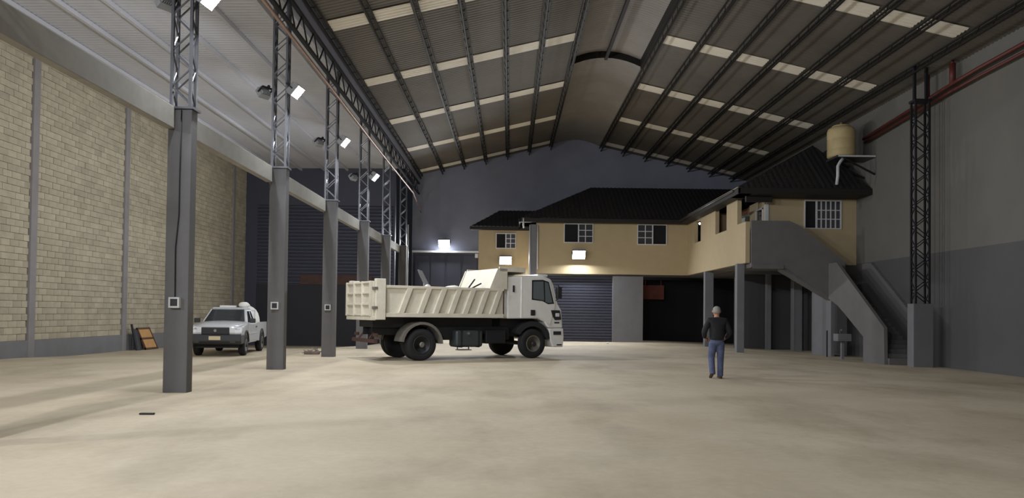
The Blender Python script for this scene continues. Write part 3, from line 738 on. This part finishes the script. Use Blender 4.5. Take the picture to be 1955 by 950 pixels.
m = MB().prism([(-.10, 0), (.16, 0), (.10, .34), (-.16, .80), (-.30, .84), (-.24, .70), (-.08, .40)], 'y', -.05, .05)
o = m.build('bent_sheet', mat('grey_sheet_metal', (150, 150, 154), .5, .3), bevel=.005); o.location = on_truck(.75, .3, 2.06); o.rotation_euler = (0, 0, TA)
tag(o, 'bent grey metal strip sticking up out of the tipper load', 'scrap metal')
o = MB().box(-.75, .75, -.3, .3, 0, .05).build('dark_board', mat('dark_board', (52, 50, 54), .7), bevel=.005)
o.location = on_truck(-.55, -.4, 2.19); o.rotation_euler = (.1, .07, TA); tag(o, 'dark flat board lying on the tipper load near the tailgate', 'board')
for k, (x, y, ang) in enumerate(((1.78, -.8, .9), (2.0, -.65, .45))):
    o = MB().tube([(-.3, 0, 0), (.35, 0, 0)], .025, 6).build('iron_rod', M_dsteel); o.location = on_truck(x, y, 2.32); o.rotation_euler = (0, -ang, TA)
    tag(o, ['dark iron rod leaning steeply in front of the white headboard', 'dark iron rod lying low in front of the white headboard'][k], 'rod', 'iron rods in the tipper')

def pickup():
    rz = math.radians(-90+8)     # local +x is forward
    fx, fy = math.cos(rz), math.sin(rz); lx, ly = -fy, fx
    fw = Vector((-9.30, 26.9, 0))          # left front wheel contact, outer face
    loc = fw-Vector((lx, ly, 0))*.85; z = -.10
    t = thing('pickup_truck', 'silver pickup truck with dark bumper parked between the first two columns', 'pickup', (loc.x, loc.y, z), rz)
    A = []
    def arch(cx, n=8): return [(cx+.44*math.cos(math.radians(180-180*i/n)), .42+.40*math.sin(math.radians(180-180*i/n))) for i in range(n+1)]
    low = [(.82, .50), (.82, .90), (.74, 1.03), (.55, 1.07), (-.42, 1.16), (-2.05, 1.13), (-2.05, .45)]
    poly = [(.82, .48), (.82, .92), (.74, 1.02), (.55, 1.06), (-.45, 1.16), (-2.02, 1.14), (-2.02, .42)] + arch(0) 
    MB().prism(poly, 'y', -.85, .85).build('body', M_silver, t, bevel=.05, seg=3)
    poly = [(-2.06, .45), (-2.06, 1.14), (-4.15, 1.14), (-4.15, .55)] + arch(-3.05)[0:0] + [(-3.49, .50)] + arch(-3.05) + [(-2.6, .45)]
    bd = MB().prism(poly, 'y', -.83, -.76).prism(poly, 'y', .76, .83)
    bd.box(-4.15, -4.09, -.76, .76, .55, 1.12).box(-2.12, -2.06, -.76, .76, .55, 1.12).box(-4.09, -2.12, -.76, .76, .62, .68)
    bd.build('bed', M_silver, t, bevel=.015)
    hood = MB(); hv = []
    for x, zt, w in ((.80, .96, .70), (.55, 1.07, .74), (-.1, 1.13, .76), (-.48, 1.17, .76)):
        for y in (-w, -w*.5, 0, w*.5, w): hv.append((x, y, zt+.035*(1-(y/w)**2)+.012))
    hood.v = hv + [(p[0], p[1], p[2]-.05) for p in hv]
    q = [(i*5+j, i*5+j+1, (i+1)*5+j+1, (i+1)*5+j) for i in range(3) for j in range(4)]
    hood.f = q + [tuple(k+20 for k in f[::-1]) for f in q] + [(j, j+20, j+21, j+1) for j in range(4)] + [(15+j, 16+j, 36+j, 35+j) for j in range(4)] + [(i*5, (i+1)*5, (i+1)*5+20, i*5+20) for i in range(3)] + [(i*5+4, i*5+24, (i+1)*5+24, (i+1)*5+4) for i in range(3)]
    hood.build('hood', M_silver, t, smooth=True)
    # greenhouse
    g = MB(); b_ = [(-.40, .78), (-2.02, .80)]; tp = [(-1.08, .62), (-1.88, .64)]
    g.v = [(-.40, -.78, 1.12), (-.40, .78, 1.12), (-2.02, .80, 1.12), (-2.02, -.80, 1.12), (-1.08, -.62, 1.63), (-1.08, .62, 1.63), (-1.90, .64, 1.64), (-1.90, -.64, 1.64)]
    g.f = [(0,1,5,4), (1,2,6,5), (2,3,7,6), (3,0,4,7), (4,5,6,7), (3,2,1,0)]
    g.build('cab', M_silver, t, bevel=.03)
    MB().add([(-1.04, -.60, 1.635), (-1.04, .60, 1.635), (-1.92, .62, 1.64), (-1.92, -.62, 1.64), (-1.12, -.55, 1.69), (-1.12, .55, 1.69), (-1.86, .56, 1.69), (-1.86, -.56, 1.69)], [(0,1,5,4), (1,2,6,5), (2,3,7,6), (3,0,4,7), (4,5,6,7), (3,2,1,0)]).build('roof', M_silver, t, bevel=.03)
    def pane(pts, off, name):
        P = [Vector(p) for p in pts]; n = (P[1]-P[0]).cross(P[2]-P[0]).normalized()*off
        k = len(P); MB().add([p+n for p in P]+[p-n for p in P], [tuple(range(k)), tuple(range(2*k-1, k-1, -1))]+[(i, i+k, (i+1)%k+k, (i+1)%k) for i in range(k)]).build(name, M_glass, t)
    pane([(-.455, -.70, 1.165), (-.455, .70, 1.165), (-1.03, .56, 1.60), (-1.03, -.56, 1.60)], .012, 'windshield')
    for s_ in (-1, 1):
        f = lambda x, z_: (x, s_*(.785-(z_-1.12)*.31), z_)
        pane([f(-.62, 1.15), f(-1.35, 1.15), f(-1.35, 1.56), f(-1.08, 1.56)], .012, 'side_window')
        pane([f(-1.45, 1.15), f(-1.92, 1.15), f(-1.84, 1.56), f(-1.45, 1.56)], .012, 'rear_window')
        y0, y1 = sorted((s_*.845, s_*.862))
        d = MB().prism([(-.55, .50), (-.52, 1.10), (-1.95, 1.10), (-1.95, .50)], 'y', y0, y1).build('door', M_silver, t, bevel=.01)
        MB().box(-1.85, -1.66, *sorted((s_*.86, s_*.885)), .96, 1.01).build('handle', M_plastic, d)
        MB().box(-1.95, -.5, *sorted((s_*.86, s_*.872)), .74, .79).build('side_moulding', M_lens, d)
        mm = MB().box(-.62, -.50, *sorted((s_*.86, s_*1.05)), 1.14, 1.30).build('mirror', M_plastic, t, bevel=.02)
        h = MB().prism([(.84, .80), (.78, 1.0), (.30, 1.03), (.42, .88)], 'y', *sorted((s_*.60, s_*.86))).build('headlight', M_lens, t, bevel=.02)
        MB().box(.72, .85, *sorted((s_*.45, s_*.62)), .80, .99).build('indicator', M_lens, t, bevel=.02)
        wheel(t, 'wheel', (0, s_*.75, .36), .36, .23, s_, .22, M_rim, .02, bolts=6)
        wheel(t, 'wheel', (-3.05, s_*.75, .36), .36, .23, s_, .22, M_rim, .02, bolts=6)
        MB().arc(0, .42, .41, .47, 5, 175, *sorted((s_*.83, s_*.875))).build('arch_trim', M_plastic, t)
        MB().arc(-3.05, .42, .41, .47, 5, 175, *sorted((s_*.81, s_*.855))).build('arch_trim', M_plastic, t)
    gr = MB().box(.82, .86, -.46, .46, .76, 1.0).build('grille', M_plastic, t, bevel=.02)
    for z_ in (.82, .88, .94): MB().box(.855, .875, -.44, .44, z_-.008, z_+.008).build('bar', M_plastic, gr)
    MB().lathe([(.05, .875), (.05, .89)], 14, 'x', (0, 0, .89)).build('badge', M_chrome, gr)
    bp = MB().prism([(.45, .44), (.88, .42), (.95, .52), (.93, .74), (.82, .77), (.45, .76)], 'y', -.87, .87).build('bumper', M_plastic, t, bevel=.03)
    pl = MB().box(.945, .96, -.19, .19, .57, .70).build('plate', mat('plate_tan', (212, 196, 158), .5), bp)
    MB().box(.9, .95, .5, .68, .47, .56).box(.9, .95, -.68, -.5, .47, .56).build('fog_lamps', M_glass, bp)
    MB().box(-.4, .5, -.7, .7, .28, .45).box(-4.0, -.4, -.5, .5, .36, .55).build('underbody', M_black, t)
    rbk = MB()
    for y in (-.72, .72): rbk.bar((-2.15, y, 1.14), (-2.15, y, 1.58), .05)
    rbk.bar((-2.15, -.745, 1.58), (-2.15, .745, 1.58), .05); rbk.bar((-2.15, -.745, 1.36), (-2.15, .745, 1.36), .04); rbk.build('roll_bar', M_wframe, t)
    an = MB().tube([(-1.2, -.5, 1.68), (-1.25, -.45, 1.82), (-1.32, -.33, 1.92), (-1.4, -.12, 1.97)], .008, 5).build('aerial', M_steel, t)
    return t, rz
PK, PR = pickup()
def on_pick(x, y, z):
    c, s = math.cos(PR), math.sin(PR); b = PK.location
    return Vector((b.x+x*c-y*s, b.y+x*s+y*c, b.z+z))
o = MB().box(-.2, .2, -.26, .26, 0, .07).build('roof_box', M_bag, bevel=.02); o.location = on_pick(-1.45, -.1, 1.692); o.rotation_euler = (0, 0, PR)
tag(o, 'flat white box lying on the pickup cab roof', 'box')
lump('white_sack', 'small white bundle at the rear edge of the pickup cab roof', 'sack', on_pick(-1.78, .40, 1.70), (.16, .2, .12), M_bag, PR, 5, rough=.15)
lump('white_sack', 'large white sack in the bed of the pickup', 'sack', on_pick(-2.98, .28, .685), (.80, .46, .62), M_bag, PR, 6, rough=.12)

# ------------------------------------------------------------------ person walking away
def person():
    X, Y = 4.97, 18.2
    t = thing('person', 'person with grey hair in black jacket and blue jeans walking away', 'person', (X, Y, floor_z(X, Y)))
    def skin(name, verts, edges, radii, m, sub=2, root=0):
        me = bpy.data.meshes.new(name); me.from_pydata(verts, edges, []); me.materials.append(m)
        o = bpy.data.objects.new(name, me); COL.objects.link(o); o.parent = t
        md = o.modifiers.new('skin', 'SKIN'); md.use_smooth_shade = True
        for i, r in enumerate(radii):
            sv = me.skin_vertices[0].data[i]; sv.radius = r if isinstance(r, tuple) else (r, r); sv.use_root = (i == root)
        s = o.modifiers.new('sub', 'SUBSURF'); s.levels = sub; s.render_levels = sub
        return o
    # y+ is away from the camera (the way the figure walks); viewer sees the back
    V = dict(pel=(0, 0, .92), wai=(0, .0, 1.06), che=(0, -.01, 1.26), shc=(0, -.01, 1.40), nek=(0, .01, 1.475), hd1=(0, .03, 1.56), hd2=(0, .03, 1.665),
             hl=(-.10, 0, .86), kl=(-.115, .06, .49), al=(-.12, -.10, .13), fl=(-.125, -.02, .045),
             hr=(.10, 0, .86), kr=(.10, .03, .48), ar=(.09, .02, .085), fr=(.09, .19, .035),
             sl=(-.19, -.01, 1.385), el=(-.315, -.03, 1.10), wl=(-.25, .14, .96), gl=(-.205, .20, .93),
             sr=(.19, -.01, 1.385), er=(.315, -.03, 1.10), wr=(.25, .14, .96), gr=(.205, .20, .93))
    R_ = dict(pel=(.155, .11), wai=(.145, .105), che=(.17, .115), shc=(.12, .09), nek=.056, hd1=(.066, .078), hd2=(.074, .09),
              hl=.085, kl=.058, al=.042, fl=.036, hr=.085, kr=.058, ar=.042, fr=.03,
              sl=.062, el=.045, wl=.032, gl=.034, sr=.062, er=.045, wr=.032, gr=.034)
    E_ = [('pel', 'wai'), ('wai', 'che'), ('che', 'shc'), ('shc', 'nek'), ('nek', 'hd1'), ('hd1', 'hd2'),
          ('pel', 'hl'), ('hl', 'kl'), ('kl', 'al'), ('al', 'fl'), ('pel', 'hr'), ('hr', 'kr'), ('kr', 'ar'), ('ar', 'fr'),
          ('shc', 'sl'), ('sl', 'el'), ('el', 'wl'), ('wl', 'gl'), ('shc', 'sr'), ('sr', 'er'), ('er', 'wr'), ('wr', 'gr')]
    def part(name, names, radii, m, extra=None, sub=2):
        vs = dict((n, V[n]) for n in names)
        if extra: vs.update(extra)
        ks = list(vs); ed = [(ks.index(a), ks.index(b)) for a, b in E_ if a in vs and b in vs]
        if extra: ed += [(ks.index(a), ks.index(b)) for a, b in EX if a in vs and b in vs]
        return skin(name, [vs[k] for k in ks], ed, [radii[k] for k in ks], m, sub)
    EX = []
    def ring_loft(m, rings, n=18):
        k0 = len(m.v)
        for (x, y, z, rx, ry) in rings:
            m.v += [(x+rx*math.cos(2*PI*q/n), y+ry*math.sin(2*PI*q/n), z) for q in range(n)]
        k = len(rings)
        m.f += [(k0+a*n+b, k0+a*n+(b+1)%n, k0+(a+1)*n+(b+1)%n, k0+(a+1)*n+b) for a in range(k-1) for b in range(n)]
        m.f += [tuple(range(k0, k0+n))[::-1], tuple(range(k0+(k-1)*n, k0+k*n))]
    def fused(m, name, mt, vox, it=4):
        o = m.build(name, mt, t, smooth=True)
        r = o.modifiers.new('fuse', 'REMESH'); r.mode = 'VOXEL'; r.voxel_size = vox; r.use_smooth_shade = True
        q = o.modifiers.new('relax', 'SMOOTH'); q.iterations = it; q.factor = .5
        return o
    bm_ = MB()
    ring_loft(bm_, [(0, 0, .80, .08, .07), (0, 0, .86, .150, .105), (0, 0, .95, .158, .11), (0, 0, 1.08, .145, .105), (0, -.01, 1.25, .165, .115), (0, -.01, 1.37, .165, .10), (0, 0, 1.43, .09, .07), (0, .01, 1.50, .056, .058), (0, .03, 1.56, .055, .066)])
    ring_loft(bm_, [(0, .035, 1.485, .03, .04), (0, .035, 1.50, .055, .07), (0, .035, 1.55, .074, .090), (0, .035, 1.60, .082, .098), (0, .03, 1.65, .080, .098), (0, .03, 1.69, .062, .078), (0, .03, 1.715, .02, .03)])
    for a in ('l', 'r'):
        L4 = [V['h'+a], V['k'+a], V['a'+a]]; bm_.tube(L4, [.085, .052, .034], 12)
        A4 = [V['s'+a], V['e'+a], V['w'+a]]; bm_.tube(A4, [.05, .028, .027], 12)
    # palm, four curled fingers and a thumb on each hand
    for s_, g, w_ in ((-1, 'gl', 'wl'), (1, 'gr', 'wr')):
        gx, gy, gz = V[g]; bm_.tube([V[w_], (gx, gy-.02, gz), (gx-s_*.005, gy+.015, gz)], [.028, .036, .030], 10)
        for i, L_ in enumerate((.085, .095, .090, .070)):
            z0 = gz+.030-.021*i
            bm_.tube([(gx, gy, z0), (gx-s_*L_*.35, gy+.04, z0-.004), (gx-s_*L_*.8, gy+.045, z0-.012), (gx-s_*L_, gy+.025, z0-.02)], [.0095, .0092, .0085, .007], 8)
        bm_.tube([(gx-s_*.005, gy-.025, gz+.025), (gx-s_*.035, gy-.01, gz+.055), (gx-s_*.06, gy+.015, gz+.052)], [.012, .011, .009], 8)
    body = fused(bm_, 'body', M_skin, .0065, 3)
    rj = dict(R_); rj.update(pel=(.205, .165), wai=(.195, .15), che=(.205, .155), shc=(.15, .115), nek=.066, sl=.085, el=.072, wl=.05, sr=.085, er=.072, wr=.05)
    V2 = dict(V); V['pel'] = (0, 0, .845); V['nek'] = (0, 0, 1.465)
    part('jacket', ['pel', 'wai', 'che', 'shc', 'nek', 'sl', 'el', 'wl', 'sr', 'er', 'wr'], rj, M_jacket)
    V.update(V2)
    jn = MB()
    ring_loft(jn, [(0, -.005, .79, .10, .09), (0, -.005, .84, .168, .120), (0, -.005, .92, .166, .118), (0, 0, 1.0, .155, .11)])
    jn.tube([(-.088, -.005, .86), (-.105, .03, .66), (-.115, .05, .49), (-.12, -.02, .32), (-.12, -.095, .105)], [.10, .092, .080, .072, .070], 16)
    jn.tube([(.088, -.005, .86), (.096, .015, .66), (.10, .03, .48), (.095, .02, .28), (.09, .015, .05)], [.10, .092, .080, .072, .072], 16)
    fused(jn, 'jeans', M_jeans, .012, 4)
    # head, hair, face
    hr = MB().lathe([(.088, -.045), (.0905, .0), (.09, .04), (.08, .082), (.052, .113), (.01, .124)], 20, 'z', (0, .025, 1.605))
    hr.v = [(x, .02+(y-.025)*1.12, z) for x, y, z in hr.v]; hr.build('hair', M_hair, t, smooth=True)
    for s_ in (-1, 1):
        MB().lathe([(.006, -.03), (.018, -.015), (.02, .01), (.008, .032)], 8, 'z', (s_*.092, .04, 1.60)).build('ear', M_skin, t, smooth=True)
        MB().lathe([(.002, -.012), (.012, 0), (.002, .012)], 8, 'z', (s_*.032, .128, 1.612)).build('eye', M_lens, t, smooth=True)
    MB().tube([(0, .132, 1.615), (0, .158, 1.575)], [.008, .015], 8).build('nose', M_skin, t, smooth=True)
    MB().tube([(-.025, .125, 1.54), (0, .134, 1.538), (.025, .125, 1.54)], .006, 6).build('mouth', mat('lips', (150, 88, 80)), t, smooth=True)
    # shoes: the left heel is lifted
    for s_, (x, y, z, rx) in ((-1, (-.122, -.085, .085, -.5)), (1, (.09, .02, .0, 0))):
        sh = MB(); pr = [(-.075, .0, .034, .06), (-.05, .0, .042, .07), (0, .0, .044, .085), (.08, .0, .048, .072), (.15, .0, .046, .055), (.195, .0, .03, .04)]
        n = 10; M_ = Matrix.Translation((x, y, z)) @ Matrix.Rotation(rx, 4, 'X')
        for yy, zz, w, h in pr:
            for j in range(n):
                a = 2*PI*j/n; sh.v.append(tuple(M_ @ Vector((w*math.cos(a), yy, max(0, h*.5+h*.5*math.sin(a))))))
        sh.f = [(i*n+j, i*n+(j+1)%n, (i+1)*n+(j+1)%n, (i+1)*n+j) for i in range(len(pr)-1) for j in range(n)] + [tuple(range(n)), tuple(range((len(pr)-1)*n, len(pr)*n))]
        sh.build('shoe', M_shoe, t, smooth=True)
    return t
person()

# ------------------------------------------------------------------ small things on the floor
t = thing('wooden_shutter', 'leaning brown wooden frame with two tan panels against the left wall', 'shutter', (-14.15, 30.2, -.08), math.radians(90))
tilt = Matrix.Rotation(math.radians(-24), 4, 'X')      # leans back against the wall (local +y towards -X)
m = MB(); Wd, Ht = 1.05, .92
for a in ((0, .07, 0, Ht), (Wd-.07, Wd, 0, Ht), (0, Wd, 0, .07), (0, Wd, Ht-.07, Ht), (0, Wd, Ht/2-.04, Ht/2+.04)): m.box(a[0]-Wd/2, a[1]-Wd/2, 0, .05, a[2], a[3], tilt)
m.build('frame', M_wood, t)
for z0, z1 in ((.07, Ht/2-.04), (Ht/2+.04, Ht-.07)): MB().box(-Wd/2+.07, Wd/2-.07, .015, .035, z0, z1, tilt).build('panel', M_ply, t)
for k, (y, w, h) in enumerate(((29.2, .10, 1.02), (29.36, .2, .82), (29.52, .12, .78))):
    o = MB().box(0, .05, -w/2, w/2, 0, h).build('dark_plank', M_black if k != 1 else M_plastic, bevel=.004)
    o.location = (-14.30, y, floor_z(-14.3, y)); o.rotation_euler = (0, -.22, 0)
    tag(o, ['tallest dark plank at the left of the leaning wooden frame', 'wide grey plank between the tall dark plank and the wooden frame', 'short dark plank touching the leaning wooden frame'][k], 'plank', 'planks leaning on the left wall')
t = thing('scrap_heap', 'low grey tangle of scrap metal on the floor left of the third column', 'scrap metal', (-6.78, 26.3, floor_z(-6.78, 26.3)))
rnd = random.Random(5)
MB().box(-.28, .22, -.15, .15, .0, .11).build('tray', mat('rusty_grey', (120, 104, 94), .7, var=.2, scale=8), t, bevel=.02)
for k in range(7):
    a = rnd.uniform(0, 6.28); r = rnd.uniform(.2, .34); x0 = rnd.uniform(-.2, .2)
    MB().bar((x0-r*math.cos(a), -.1+rnd.uniform(0, .2), .03), (x0+r*math.cos(a)*.8, rnd.uniform(-.1, .1), rnd.uniform(.12, .25)), .035, .02).build('strip', M_rim, t)
o = MB().box(-.10, .10, -.03, .03, 0, .025).build('wood_scrap', M_black, bevel=.005); o.location = (-5.13, 10.83, .001); o.rotation_euler = (0, 0, .05)
tag(o, 'small dark strip of wood lying on the floor in the left foreground', 'offcut')
lump('paper_scrap', 'tiny white scrap on the floor before the grey wall of the house', 'scrap', (5.1, 39.4, 0), (.08, .06, .04), M_bag, 0, 9, 2)
for o in bpy.data.objects:
    if '_w' in o: del o['_w']
